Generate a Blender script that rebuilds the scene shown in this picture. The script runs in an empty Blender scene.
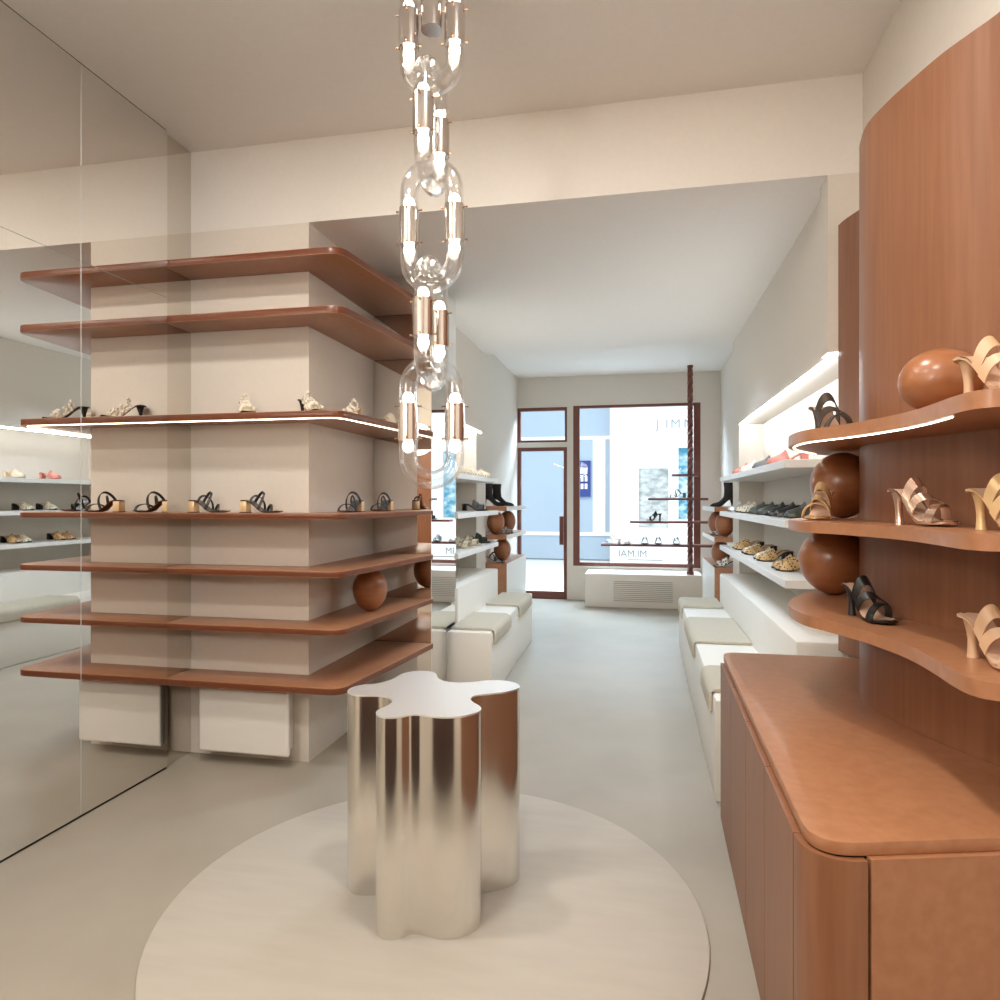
import bpy, bmesh, math, random
from mathutils import Vector, Matrix
random.seed(7)
S = bpy.context.scene
COL = S.collection
PI = math.pi

# ------------------------------------------------------------------ camera, sky, lights, exposure
cd = bpy.data.cameras.new('camera'); cam = bpy.data.objects.new('camera', cd); COL.objects.link(cam)
cd.sensor_width = 36.0; cd.lens = 24.12; cd.clip_start = 0.02
cam.location = (0, 0, 1.35); cam.rotation_euler = (PI/2, 0, math.atan(138/670.0))
S.camera = cam
S.view_settings.view_transform = 'Standard'; S.view_settings.look = 'None'
S.view_settings.gamma = 1.0; S.view_settings.use_curve_mapping = False
S.view_settings.exposure = 0.08
S.cycles.max_bounces = 14; S.cycles.diffuse_bounces = 6; S.cycles.glossy_bounces = 8
S.cycles.transparent_max_bounces = 24; S.cycles.transmission_bounces = 8
S.cycles.sample_clamp_indirect = 6.0; S.cycles.caustics_reflective = False; S.cycles.caustics_refractive = False
S.cycles.use_denoising = True

world = bpy.data.worlds.new('sky'); S.world = world; world.use_nodes = True
bg = world.node_tree.nodes['Background']; bg.inputs[0].default_value = (0.78, 0.90, 1.0, 1); bg.inputs[1].default_value = 0.95

def lamp(name, kind, loc, power, color, size=0.2, rot=(0, 0, 0), size_y=None, spot=None, blend=0.6):
    l = bpy.data.lights.new(name, kind); l.energy = power; l.color = color
    if kind == 'AREA':
        l.shape = 'RECTANGLE' if size_y else 'DISK'; l.size = size
        if size_y: l.size_y = size_y
    elif kind == 'SUN': l.angle = size
    else: l.shadow_soft_size = size
    if spot: l.spot_size = spot; l.spot_blend = blend
    o = bpy.data.objects.new(name, l); COL.objects.link(o); o.location = loc; o.rotation_euler = rot
    return o
WARM = (1.0, 0.93, 0.84); NEUT = (1.0, 0.97, 0.94); DAY = (0.66, 0.83, 1.0)
lamp('sun', 'SUN', (0, 0, 20), 1.55, (1, 0.98, 0.95), 0.02, (math.radians(38), 0, math.radians(-14)))
# recessed ceiling downlights of the fitting room (all above and behind the camera)
for x, y, p in ((-1.5, 1.7, 22), (-0.2, 1.6, 22), (-1.5, 0.4, 22), (-0.2, 0.3, 22)):
    lamp('downlight', 'AREA', (x, y, 3.20), p, WARM, 0.18)
# unseen fill lights added behind the camera to brighten the left walls
for x, y, p in ((-1.6, -0.9, 72), (-0.7, -1.6, 18)):
    lamp('rear_fill_light', 'POINT', (x, y, 2.2), p, WARM, 0.22)
# small spotlights in the dropped ceiling of the front zone
for x, y in ((-0.08, 4.2), (-0.45, 5.2), (-0.45, 3.9), (0.15, 5.2)):
    lamp('spotlight', 'SPOT', (x, y, 2.765), 46, DAY, 0.03, spot=math.radians(110), blend=0.8)
# daylight of the sky over the street, falling in through the glazing
lamp('sky_daylight', 'AREA', (-0.35, 10.4, 3.9), 900, DAY, 3.2, (math.radians(-42), 0, 0), 1.3)

# ------------------------------------------------------------------ materials
def principled(name, col, rough=0.5, metal=0.0, spec=0.5, emis=None, estr=0.0):
    m = bpy.data.materials.new(name); m.use_nodes = True
    b = m.node_tree.nodes['Principled BSDF']
    b.inputs['Base Color'].default_value = (*col, 1); b.inputs['Roughness'].default_value = rough
    b.inputs['Metallic'].default_value = metal; b.inputs['Specular IOR Level'].default_value = spec
    if emis: b.inputs['Emission Color'].default_value = (*emis, 1); b.inputs['Emission Strength'].default_value = estr
    return m
def noisy(m, c1, c2, scale=(4, 4, 4), detail=6, lo=0.35, hi=0.65, bump=0.0, nscale=1.0):
    nt = m.node_tree; b = nt.nodes['Principled BSDF']
    tc = nt.nodes.new('ShaderNodeTexCoord'); mp = nt.nodes.new('ShaderNodeMapping'); mp.inputs['Scale'].default_value = scale
    n = nt.nodes.new('ShaderNodeTexNoise'); n.inputs['Scale'].default_value = nscale; n.inputs['Detail'].default_value = detail
    r = nt.nodes.new('ShaderNodeValToRGB'); r.color_ramp.elements[0].position = lo; r.color_ramp.elements[1].position = hi
    r.color_ramp.elements[0].color = (*c1, 1); r.color_ramp.elements[1].color = (*c2, 1)
    L = nt.links.new
    L(tc.outputs['Object'], mp.inputs['Vector']); L(mp.outputs[0], n.inputs['Vector']); L(n.outputs['Fac'], r.inputs[0]); L(r.outputs[0], b.inputs['Base Color'])
    if bump:
        bp = nt.nodes.new('ShaderNodeBump'); bp.inputs['Strength'].default_value = bump; bp.inputs['Distance'].default_value = 0.003
        L(n.outputs['Fac'], bp.inputs['Height']); L(bp.outputs[0], b.inputs['Normal'])
    return m
def thin_glass(name, tint=(1, 1, 1), base=0.03, edge=0.75, rough=0.0):
    m = bpy.data.materials.new(name); m.use_nodes = True; nt = m.node_tree; nt.nodes.clear()
    o = nt.nodes.new('ShaderNodeOutputMaterial'); mx = nt.nodes.new('ShaderNodeMixShader')
    t = nt.nodes.new('ShaderNodeBsdfTransparent'); t.inputs[0].default_value = (*tint, 1)
    g = nt.nodes.new('ShaderNodeBsdfGlossy'); g.inputs['Roughness'].default_value = rough; g.inputs[0].default_value = (0.95, 0.95, 0.95, 1)
    lw = nt.nodes.new('ShaderNodeLayerWeight'); lw.inputs[0].default_value = 0.5
    mr = nt.nodes.new('ShaderNodeMapRange'); mr.inputs[1].default_value = 0.35; mr.inputs[2].default_value = 1.0
    mr.inputs[3].default_value = base; mr.inputs[4].default_value = edge
    L = nt.links.new
    L(lw.outputs['Facing'], mr.inputs[0]); L(mr.outputs[0], mx.inputs[0]); L(t.outputs[0], mx.inputs[1]); L(g.outputs[0], mx.inputs[2]); L(mx.outputs[0], o.inputs[0])
    return m
def srgb(r, g, b):
    f = lambda c: (c/255/12.92) if c <= 10 else ((c/255 + 0.055)/1.055)**2.4
    return (f(r), f(g), f(b))

M = {}
M['wall'] = noisy(principled('white_plaster', (.7, .66, .6), 0.7, spec=0.2), srgb(225, 219, 210), srgb(227, 221, 212), (1, 1, 1), bump=0.02, nscale=40)
M['ceil'] = noisy(principled('ceiling_paint', (.8, .8, .8), 0.6, spec=0.25), srgb(238, 235, 230), srgb(240, 237, 232), (1, 1, 1), bump=0.02, nscale=40)
M['white'] = principled('white_lacquer', srgb(232, 229, 224), 0.35)
M['wood'] = noisy(principled('brown_veneer', (.3, .13, .06), 0.33, spec=0.5), srgb(160, 110, 78), srgb(172, 122, 89), (14, 14, 14), 8, 0.3, 0.7, 0.04, 2.2)
M['woodv'] = noisy(principled('brown_upright_veneer', (.3, .13, .06), 0.42, spec=0.6), srgb(130, 85, 58), srgb(144, 97, 68), (30, 30, 1.6), 8, 0.3, 0.7, 0.03, 1.6)
M['woodedge'] = principled('brown_shaded_edge', srgb(112, 62, 38), 0.3)  # left shelf veneer darkened on its edges, backlit shade put into the colour
M['egg'] = noisy(principled('turned_walnut', (.2, .08, .04), 0.28, spec=0.6), srgb(146, 92, 58), srgb(162, 106, 69), (6, 6, 30), 6, 0.3, 0.7, 0.0, 1.5)
M['darkwood'] = principled('dark_stained_wood', srgb(70, 36, 22), 0.35)
M['frame'] = principled('stained_frame_wood', srgb(112, 64, 52), 0.4)
M['floor'] = noisy(principled('poured_resin', (.5, .47, .42), 0.42, spec=0.25), srgb(160, 152, 139), srgb(168, 160, 147), (1, 1, 1), 9, 0.3, 0.7, 0.02, 2.5)
M['rug'] = noisy(principled('wool_rug', (.6, .55, .48), 0.95, spec=0.05), srgb(181, 174, 163), srgb(188, 181, 171), (1.2, 6, 1), 10, 0.25, 0.75, 0.25, 3.0)
M['rugedge'] = principled('rug_binding', srgb(176, 165, 148), 0.95, spec=0.05)
M['mirror'] = principled('silvered_glass', (0.86, 0.85, 0.825), 0.0, 1.0)
M['mirrordark'] = principled('tinted_silvered_glass', (0.74, 0.71, 0.66), 0.0, 1.0)
M['mirroredge'] = principled('polished_glass_edge', (.75, .77, .75), 0.15)
M['dark'] = principled('dark_gap', (.012, .010, .009), 0.6)
M['steel'] = principled('brushed_steel', (.80, .77, .73), 0.17, 1.0)
nt = M['steel'].node_tree; b = nt.nodes['Principled BSDF']
tc = nt.nodes.new('ShaderNodeTexCoord'); mp = nt.nodes.new('ShaderNodeMapping'); mp.inputs['Scale'].default_value = (160, 160, 3)
nz = nt.nodes.new('ShaderNodeTexNoise'); nz.inputs['Scale'].default_value = 1.0; bp = nt.nodes.new('ShaderNodeBump'); bp.inputs['Strength'].default_value = 0.05; bp.inputs['Distance'].default_value = 0.002
nt.links.new(tc.outputs['Object'], mp.inputs[0]); nt.links.new(mp.outputs[0], nz.inputs['Vector']); nt.links.new(nz.outputs['Fac'], bp.inputs['Height']); nt.links.new(bp.outputs[0], b.inputs['Normal'])
M['steeltop'] = principled('satin_steel', (.95, .95, .945), 0.5, 1.0)
M['nickel'] = principled('polished_nickel', (.70, .66, .64), 0.16, 1.0)
M['brass'] = principled('brass_screw', (.62, .42, .26), 0.2, 1.0)
M['glass'] = thin_glass('clear_glass_tube', (0.975, 0.975, 0.975), 0.05, 1.0)
M['pane'] = thin_glass('window_glass', (0.97, 0.985, 0.99), 0.006, 0.4)
M['bulb'] = principled('lit_bulb', (1, 1, 1), 0.3, emis=(1, 0.90, 0.76), estr=13)
M['ledwarm'] = principled('warm_led', (1, 1, 1), 0.4, emis=(1, 0.88, 0.70), estr=8)
M['ledcool'] = principled('white_led', (1, 1, 1), 0.4, emis=(0.95, 0.98, 1.0), estr=48)
M['cushion'] = noisy(principled('linen_pad', (.5, .46, .38), 0.95, spec=0.05), srgb(186, 177, 160), srgb(198, 190, 173), (60, 60, 60), 4, 0.3, 0.7, 0.3, 2)
M['bench'] = principled('cream_bench_paint', srgb(233, 228, 219), 0.5)
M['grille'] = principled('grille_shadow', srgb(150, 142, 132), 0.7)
M['facade'] = principled('white_render', srgb(240, 240, 238), 0.8)
M['facadeblue'] = principled('pale_grey_render', srgb(170, 184, 198), 0.8)
M['pavement'] = principled('pale_paving', srgb(225, 225, 222), 0.8)
M['stonepic'] = noisy(principled('stone_display', (.4, .4, .4), 0.7), srgb(150, 152, 150), srgb(205, 206, 204), (5, 5, 9), 5, 0.35, 0.65, 0, 1.2)
M['tealpic'] = noisy(principled('teal_display', (.1, .3, .4), 0.7), srgb(70, 140, 165), srgb(200, 215, 220), (4, 4, 6), 5, 0.4, 0.6, 0, 1.0)
M['bluepic'] = principled('blue_poster', srgb(32, 58, 130), 0.5)
M['letter'] = principled('grey_lettering', srgb(150, 156, 160), 0.5)
M['vinyl'] = principled('window_vinyl', srgb(120, 124, 126), 0.6)
# shoes
M['black'] = principled('black_leather', (.012, .011, .010), 0.32)
M['blacksuede'] = principled('black_suede', (.014, .013, .012), 0.8)
M['darkbrown'] = principled('dark_brown_leather', (.06, .042, .032), 0.35)
M['beige'] = principled('beige_leather', srgb(206, 170, 136), 0.35)
M['nude'] = principled('nude_footbed', srgb(216, 182, 158), 0.55)
M['tan'] = principled('tan_leather', srgb(196, 158, 118), 0.4)
M['goldleather'] = principled('pale_gold_leather', srgb(214, 180, 132), 0.3, 0.25)
M['metallic'] = principled('rose_metallic_leather', srgb(226, 196, 176), 0.16, 0.85)
M['goldheel'] = principled('gold_heel', (.86, .66, .40), 0.3, 0.4)
M['redsole'] = principled('reddish_brown_sole', srgb(104, 52, 36), 0.45)
M['pearl'] = principled('pearl_beads', srgb(246, 240, 226), 0.12)
M['cream'] = principled('cream_leather', srgb(232, 220, 196), 0.4)
M['pink'] = principled('pink_leather', srgb(196, 122, 112), 0.4)
M['silver'] = principled('silver_leather', (.75, .75, .76), 0.3, 0.8)
M['green'] = principled('dark_green_leather', srgb(62, 66, 58), 0.35)
M['grey'] = principled('grey_leather', srgb(96, 98, 98), 0.35)
def spotted(name, c1, c2, sc):
    m = principled(name, c1, 0.5); nt = m.node_tree; b = nt.nodes['Principled BSDF']
    tc = nt.nodes.new('ShaderNodeTexCoord'); v = nt.nodes.new('ShaderNodeTexVoronoi'); v.inputs['Scale'].default_value = sc
    r = nt.nodes.new('ShaderNodeValToRGB'); r.color_ramp.interpolation = 'CONSTANT'
    r.color_ramp.elements[0].color = (*c2, 1); r.color_ramp.elements[1].color = (*c1, 1); r.color_ramp.elements[1].position = 0.36
    nt.links.new(tc.outputs['Object'], v.inputs['Vector']); nt.links.new(v.outputs['Distance'], r.inputs[0]); nt.links.new(r.outputs[0], b.inputs['Base Color'])
    return m
M['leopard'] = spotted('leopard_print_hide', srgb(206, 168, 116), srgb(60, 40, 26), 70)
M['snake'] = spotted('snake_print_hide', srgb(226, 214, 190), srgb(120, 104, 80), 80)
M['zebra'] = spotted('black_white_hide', srgb(225, 222, 215), srgb(14, 13, 12), 45)

# ------------------------------------------------------------------ mesh helpers
def link(name, bm, mat, parent=None, smooth=False):
    me = bpy.data.meshes.new(name); bmesh.ops.recalc_face_normals(bm, faces=bm.faces); bm.to_mesh(me); bm.free()
    for m in (mat if isinstance(mat, (list, tuple)) else [mat]): me.materials.append(m)
    if smooth:
        for p in me.polygons: p.use_smooth = True
        try: me.set_sharp_from_angle(angle=math.radians(smooth if smooth is not True else 40))
        except Exception: pass
    o = bpy.data.objects.new(name, me); COL.objects.link(o)
    if parent: o.parent = parent
    return o
def tag(o, label, cat, group=None, kind=None):
    if label: o['label'] = label
    if cat: o['category'] = cat
    if group: o['group'] = group
    if kind: o['kind'] = kind
    return o
def thing(name, label, cat, loc=(0, 0, 0), rz=0.0, group=None):
    o = bpy.data.objects.new(name, None); o.empty_display_size = 0.05; COL.objects.link(o)
    o.location = loc; o.rotation_euler = (0, 0, rz); return tag(o, label, cat, group)
def struct(name, bm, mat, smooth=False):
    o = link(name, bm, mat, None, smooth); o['kind'] = 'structure'; return o
def copy_tree(o, parent=None):
    c = o.copy(); COL.objects.link(c)
    if parent: c.parent = parent
    for ch in o.children: copy_tree(ch, c)
    return c
def box(bm, x0, x1, y0, y1, z0, z1, bev=0.0, seg=2):
    r = bmesh.ops.create_cube(bm, size=1.0); vs = r['verts']
    for v in vs: v.co = Vector(((x0+x1)/2 + v.co.x*(x1-x0), (y0+y1)/2 + v.co.y*(y1-y0), (z0+z1)/2 + v.co.z*(z1-z0)))
    if bev:
        es = list({e for v in vs for e in v.link_edges})
        bmesh.ops.bevel(bm, geom=es, offset=bev, segments=seg, affect='EDGES', profile=0.5)
    return bm
def B(*a, **k): return box(bmesh.new(), *a, **k)
def prism(bm, pts, z0, z1, mat_side=0, mat_cap=0, bev=0.0):
    lo = [bm.verts.new((x, y, z0)) for x, y in pts]; hi = [bm.verts.new((x, y, z1)) for x, y in pts]
    n = len(pts); caps = [bm.faces.new(lo), bm.faces.new(hi)]
    for f in caps: f.material_index = mat_cap
    for i in range(n):
        f = bm.faces.new((lo[i], lo[(i+1) % n], hi[(i+1) % n], hi[i])); f.material_index = mat_side
    if bev:
        es = [e for f in caps for e in f.edges]
        bmesh.ops.recalc_face_normals(bm, faces=bm.faces)
        bmesh.ops.bevel(bm, geom=es, offset=bev, segments=2, affect='EDGES', profile=0.5)
    return bm
def smooth_closed(pts, n=6):
    out = []; N = len(pts)
    for i in range(N):
        p0, p1, p2, p3 = (Vector(pts[(i+k-1) % N]) for k in range(4))
        for j in range(n):
            t = j/n
            out.append(tuple(0.5*((2*p1) + (p2-p0)*t + (2*p0-5*p1+4*p2-p3)*t*t + (3*p1-p0-3*p2+p3)*t**3)))
    return out
def smooth_open(pts, n=6):
    out = []; N = len(pts); V = [Vector(p) for p in pts]
    for i in range(N-1):
        p1, p2 = V[i], V[i+1]; p0 = V[i-1] if i else p1*2-p2; p3 = V[i+2] if i+2 < N else p2*2-p1
        for j in range(n):
            t = j/n
            out.append(tuple(0.5*((2*p1) + (p2-p0)*t + (2*p0-5*p1+4*p2-p3)*t*t + (3*p1-p0-3*p2+p3)*t**3)))
    out.append(tuple(V[-1])); return out
def lathe(bm, prof, seg=32, c=(0, 0, 0)):
    rings = []
    for r, z in prof:
        if r < 1e-5: rings.append([bm.verts.new((c[0], c[1], c[2]+z))])
        else: rings.append([bm.verts.new((c[0]+r*math.cos(2*PI*i/seg), c[1]+r*math.sin(2*PI*i/seg), c[2]+z)) for i in range(seg)])
    for a, b2 in zip(rings, rings[1:]):
        for i in range(seg):
            j = (i+1) % seg
            if len(a) == 1 and len(b2) == 1: continue
            if len(a) == 1: bm.faces.new((a[0], b2[i], b2[j]))
            elif len(b2) == 1: bm.faces.new((a[i], a[j], b2[0]))
            else: bm.faces.new((a[i], a[j], b2[j], b2[i]))
    for r in (rings[0], rings[-1]):
        if len(r) > 1: bm.faces.new(r)
    return bm
def loft(bm, rings, cap=True, closed=False):
    R = [[bm.verts.new(p) for p in r] for r in rings]; n = len(R[0])
    pairs = list(zip(R, R[1:])) + ([(R[-1], R[0])] if closed else [])
    for a, b2 in pairs:
        for i in range(n): bm.faces.new((a[i], a[(i+1) % n], b2[(i+1) % n], b2[i]))
    if cap and not closed: bm.faces.new(R[0]); bm.faces.new(R[-1])
    return bm
def tube(bm, path, r, seg=16, closed=False):
    P = [Vector(p) for p in path]; N = len(P); rings = []; nrm = None
    for i in range(N):
        t = (P[(i+1) % N] - P[i-1]) if closed else (P[min(i+1, N-1)] - P[max(i-1, 0)])
        t.normalize()
        if nrm is None:
            nrm = t.orthogonal().normalized()
        else:
            nrm = (nrm - t*nrm.dot(t)).normalized()
        bi = t.cross(nrm)
        rings.append([P[i] + r*(math.cos(2*PI*k/seg)*nrm + math.sin(2*PI*k/seg)*bi) for k in range(seg)])
    return loft(bm, rings, True, closed)
def wall_with_openings(x0, x1, y0, y1, z1, holes, z0=0.0):
    """a wall in the XZ plane (thickness y0..y1) with rectangular openings (xa, xb, za, zb)"""
    bm = bmesh.new(); xs = sorted({x0, x1, *[h[0] for h in holes], *[h[1] for h in holes]}); zs = sorted({z0, z1, *[h[2] for h in holes], *[h[3] for h in holes]})
    for a, b2 in zip(xs, xs[1:]):
        for c, d in zip(zs, zs[1:]):
            if any(h[0] <= a and b2 <= h[1] and h[2] <= c and d <= h[3] for h in holes): continue
            box(bm, a, b2, y0, y1, c, d)
    bmesh.ops.remove_doubles(bm, verts=bm.verts, dist=1e-5)
    return bm

# ------------------------------------------------------------------ room shell
CEIL, LOW, FAR = 3.21, 2.78, 9.10
struct('floor', B(-2.6, 1.4, -3.0, 9.3, -0.12, 0.0), M['floor'])
struct('ceiling', B(-2.6, 1.4, -3.0, 3.18, CEIL, CEIL+0.14), M['ceil'])
struct('ceiling_dropped', B(-2.6, 1.4, 3.18, 6.43, LOW, CEIL+0.14), M['ceil'])
struct('ceiling_front', B(-2.6, 1.4, 6.43, 9.3, 3.03, CEIL+0.14), M['ceil'])
struct('wall_left', B(-2.50, -2.353, -3.0, 3.18, 0, CEIL), M['wall'])
struct('wall_back', B(-2.6, 1.4, -3.0, -2.86, 0, CEIL), M['wall'])
struct('wall_right', B(0.96, 1.2, -3.0, 3.18, 0, CEIL), M['wall'])
struct('wall_pier_left', B(-2.6, -1.66, 3.18, 4.045, 0, LOW), M['wall'])
struct('wall_column', B(-2.6, -1.288, 4.056, 4.63, 0, LOW), M['wall'])
bm = B(1.05, 1.4, 3.18, 3.19, 0, LOW); box(bm, 0.819, 1.05, 3.18, 3.30, 2.0, LOW)
struct('wall_pier_right', bm, M['wall'])
for sx, nm, xf, xb, xo, ya in ((1, 'right', 0.85, 1.05, 1.4, 3.19), (-1, 'left', -1.47, -1.66, -2.0, 4.63)):
    bm = bmesh.new()
    lo, hi = sorted((xb, xo)); box(bm, lo, hi, ya, 6.05, 0, 2.0)
    lo, hi = sorted((xf, xo)); box(bm, lo, hi, ya, 6.43, 2.0, LOW)
    box(bm, lo, hi, 6.05, 6.43, 0, 2.0)
    struct('wall_niche_' + nm, bm, M['wall'])
struct('wall_front_right', B(1.05, 1.4, 6.43, FAR, 0, 3.03), M['wall'])
struct('wall_front_left', B(-2.0, -1.63, 6.43, FAR, 0, 3.03), M['wall'])
holes = [(-1.625, -0.945, 0.0, 2.07), (-1.625, -0.945, 2.14, 2.615), (-0.86, 0.80, 0.46, 2.625)]
struct('wall_front', wall_with_openings(-2.0, 1.4, FAR, FAR+0.16, 3.03, holes), M['wall'])

def framed(name, x0, x1, z0, z1, fl, fr, ft, fb, y=FAR, dep=0.07):
    r = bpy.data.objects.new(name, None); COL.objects.link(r); r['kind'] = 'structure'
    bm = bmesh.new(); y0, y1 = y-0.004, y+dep
    box(bm, x0, x0+fl, y0, y1, z0, z1, 0.004); box(bm, x1-fr, x1, y0, y1, z0, z1, 0.004)
    box(bm, x0+fl, x1-fr, y0, y1, z1-ft, z1, 0.004); box(bm, x0+fl, x1-fr, y0, y1, z0, z0+fb, 0.004)
    link('window_frame', bm, M['frame'], r)
    link('pane', B(x0+fl, x1-fr, y+0.03, y+0.036, z0+fb, z1-ft), M['pane'], r)
    return r
framed('window_1', -0.86, 0.80, 0.46, 2.625, 0.085, 0.085, 0.035, 0.045)
framed('window_2', -1.625, -0.945, 2.14, 2.615, 0.04, 0.03, 0.045, 0.03)
d = framed('door_1', -1.625, -0.945, 0.0, 2.07, 0.045, 0.045, 0.05, 0.10)
d.children[0].name = 'door_frame'
link('door_handle', B(-1.045, -0.99, FAR-0.035, FAR-0.006, 0.74, 1.13, 0.004), M['frame'], d)

# rear of the shop: brown panelled wall behind the camera
bm = bmesh.new()
for i in range(6): box(bm, -2.33+i*0.545, -2.33+i*0.545+0.54, -2.86, -2.80, 0.02, 2.55, 0.004)
o = struct('wall_back_panelling', bm, M['woodv'])
struct('baseboard_left', B(-2.352, -2.322, -2.8, 2.957, 0.0, 0.012), M['dark'])
struct('trim_1', B(-2.352, -2.322, -2.8, 2.957, CEIL-0.008, CEIL), M['dark'])

# mirrors on the left wall
MX = 0.013  # the mirrors stand this much proud
def mirror(label, x0, x1, y0, y1, z0, z1, face, mat):
    t = thing('wall_mirror', label, 'mirror', ((x0+x1)/2, (y0+y1)/2, z0))
    bm = box(bmesh.new(), x0-t.location.x, x1-t.location.x, y0-t.location.y, y1-t.location.y, 0, z1-z0)
    bm.faces.ensure_lookup_table(); bmesh.ops.recalc_face_normals(bm, faces=bm.faces)
    for f in bm.faces: f.material_index = 0 if f.normal.dot(Vector(face)) > 0.9 else 1
    link('glass', bm, [mat, M['mirroredge']], t)
SEAM = 2.364; VS = 2.426
mirror('tall lower mirror panel on the left wall between bright seam and brown shelves', -2.338, -2.315, VS+0.002, 2.958, 0.013, SEAM-0.0015, (1, 0, 0), M['mirror'])
mirror('upper mirror panel on the left wall above the lower panel beside the shelves', -2.338, -2.315, VS+0.002, 2.958, SEAM+0.0015, CEIL-0.009, (1, 0, 0), M['mirror'])
mirror('tall lower mirror panel at the very left of the picture', -2.338, -2.315, 0.4, VS-0.002, 0.013, SEAM-0.0015, (1, 0, 0), M['mirror'])
mirror('upper mirror panel at the very top left corner of the picture', -2.338, -2.315, 0.4, VS-0.002, SEAM+0.0015, CEIL-0.009, (1, 0, 0), M['mirror'])
mirror('narrow darker mirror strip set back in the corner behind the brown shelves', -2.352, -2.343, 2.959, 3.178, 0.0, CEIL-0.001, (1, 0, 0), M['mirrordark'])
mirror('mirror facing the room at the far end of the brown shelves', -1.658, -1.276, 4.046, 4.055, 0.0, LOW-0.001, (0, -1, 0), M['mirror'])
mirror('narrow mirror on the column side facing the aisle, reflecting the shop window', -1.287, -1.276, 4.0555, 4.63, 0.0, LOW-0.001, (1, 0, 0), M['mirror'])

# ------------------------------------------------------------------ left shelving
LEFT = [('uppermost brown shelf on the left, nearest the ceiling', 2.525, 2.56), ('second highest brown shelf on the left, empty with dark front edge', 2.243, 2.28),
        ('brown left shelf with glowing light strip carrying jewelled sandals', 1.747, 1.78), ('brown left shelf carrying the black sandals with gold heels', 1.257, 1.285),
        ('empty brown left shelf just below the black sandals', 0.978, 1.008), ('brown left shelf carrying the wooden egg', 0.70, 0.73), ('lowest brown shelf on the left, above the white base', 0.416, 0.45)]
def shelf_plan(ins=0.0):
    f, e0, e1 = 2.966+ins, (-1.385-ins, 2.966+ins), (-1.262-ins, 4.04)
    d = (Vector(e1)-Vector(e0)).normalized(); R = 0.075; arc = []
    a, c = Vector(e0)+Vector((-R, 0)), Vector(e0)+d*R
    for k in range(9):
        t = k/8; arc.append(tuple((1-t)**2*a + 2*t*(1-t)*Vector(e0) + t*t*c))
    return [(-2.342, f)] + arc + [e1, (-1.661, 4.04), (-1.661, 3.177), (-2.342, 3.177)], arc, f, e1
for lab, z0, z1 in LEFT:
    pts, arc, f, e1 = shelf_plan()
    t = thing('wall_shelf', lab, 'shelf', (-1.66, 3.18, z0))
    q = [(x+1.66, y-3.18) for x, y in pts]
    link('shelf_board', prism(bmesh.new(), q, 0, z1-z0, 1, 0, 0.003), [M['wood'], M['woodedge']], t, 30)
    if 'glowing' in lab:
        p2, arc2, f2, e2 = shelf_plan(0.022)
        path = [(-2.342, f2)] + arc2 + [(e2[0], 4.036)]
        tube_path = [(x+1.66, y-3.18, -0.0025) for x, y in path]
        link('light_strip', tube(bmesh.new(), tube_path, 0.0022, 6), M['ledwarm'], t)
# white drawer box below the lowest shelf
t = thing('storage_box', 'white box mounted under the lowest brown left shelf near the mirror', 'cabinet', (-1.965, 3.11, 0.07))
link('carcass', B(-0.24, 0.22, -0.03, 0.068, 0.0, 0.32, 0.002), M['white'], t)
link('door', B(-0.24, 0.262, -0.062, -0.032, -0.003, 0.322, 0.012, 3), M['white'], t)

# wooden eggs
def egg(label, x, y, z, r, h, axis='z', group=None, ry=0.0, rz=0.0, asym=0.05):
    t = bmesh.new(); n = 26; prof = []
    for i in range(n+1):
        a = PI*i/n; zz = h/2*(1-math.cos(a)); rr = r*math.sin(a)*(1-asym*math.cos(a))
        prof.append((max(rr, 0) if 0 < i < n else 0, zz))
    lathe(t, prof, 40)
    o = link('wooden_egg', t, M['egg'], None, True)
    if axis == 'x':
        for v in o.data.vertices: v.co = Vector((v.co.z-h/2, v.co.y, v.co.x+r*0.995))
    o.location = (x, y, z); o.rotation_euler = (0, ry, rz)
    return tag(o, label, 'wooden egg', group)
egg('brown wooden egg standing on the left shelves', -1.47, 3.53, 0.73, 0.095, 0.235)

# ------------------------------------------------------------------ right wave wall and shelves
WAVE = [(0.857, 3.165), (0.868, 3.10), (0.905, 2.98), (0.925, 2.86), (0.905, 2.74), (0.835, 2.62), (0.752, 2.515), (0.727, 2.425), (0.717, 2.324), (0.737, 2.209), (0.763, 2.115), (0.800, 2.005), (0.836, 1.931), (0.871, 1.859), (0.905, 1.74), (0.925, 1.60), (0.935, 1.45), (0.94, 1.40)]
wave = smooth_open(WAVE, 6)
o = link('wave_panel', prism(bmesh.new(), wave + [(0.957, 1.40), (0.957, 3.165)], 0.6935, 2.55, 0, 0), M['woodv'], None, 30)
tag(o, 'tall curved brown wave shaped wall panel behind the right shelves', 'wall panel')
FRONT = [(0.645, 2.735), (0.586, 2.625), (0.534, 2.518), (0.494, 2.395), (0.482, 2.30), (0.483, 2.216), (0.497, 2.145), (0.525, 2.085), (0.556, 2.02), (0.586, 1.945), (0.612, 1.85), (0.626, 1.78), (0.632, 1.70), (0.631, 1.61), (0.627, 1.535), (0.628, 1.475), (0.638, 1.440), (0.665, 1.420), (0.72, 1.408), (0.80, 1.404), (0.934, 1.402)]
front = smooth_open(FRONT, 5)
backp = [p for p in wave if p[1] <= 2.86 and p[1] >= 1.41]
def offs(path, d):
    out = []
    for i, p in enumerate(path):
        a = Vector(path[max(i-1, 0)]); b2 = Vector(path[min(i+1, len(path)-1)]); t = (b2-a).normalized()
        out.append((p[0]-t.y*d, p[1]+t.x*d))
    return out
backo = [(x-0.0012, y) for x, y in backp]
RS = [('upper brown wavy shelf on the right with the glowing light line', 1.525, 1.56), ('middle brown wavy shelf on the right', 1.253, 1.285), ('lowest brown wavy shelf on the right above the counter', 0.972, 1.005)]
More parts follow.
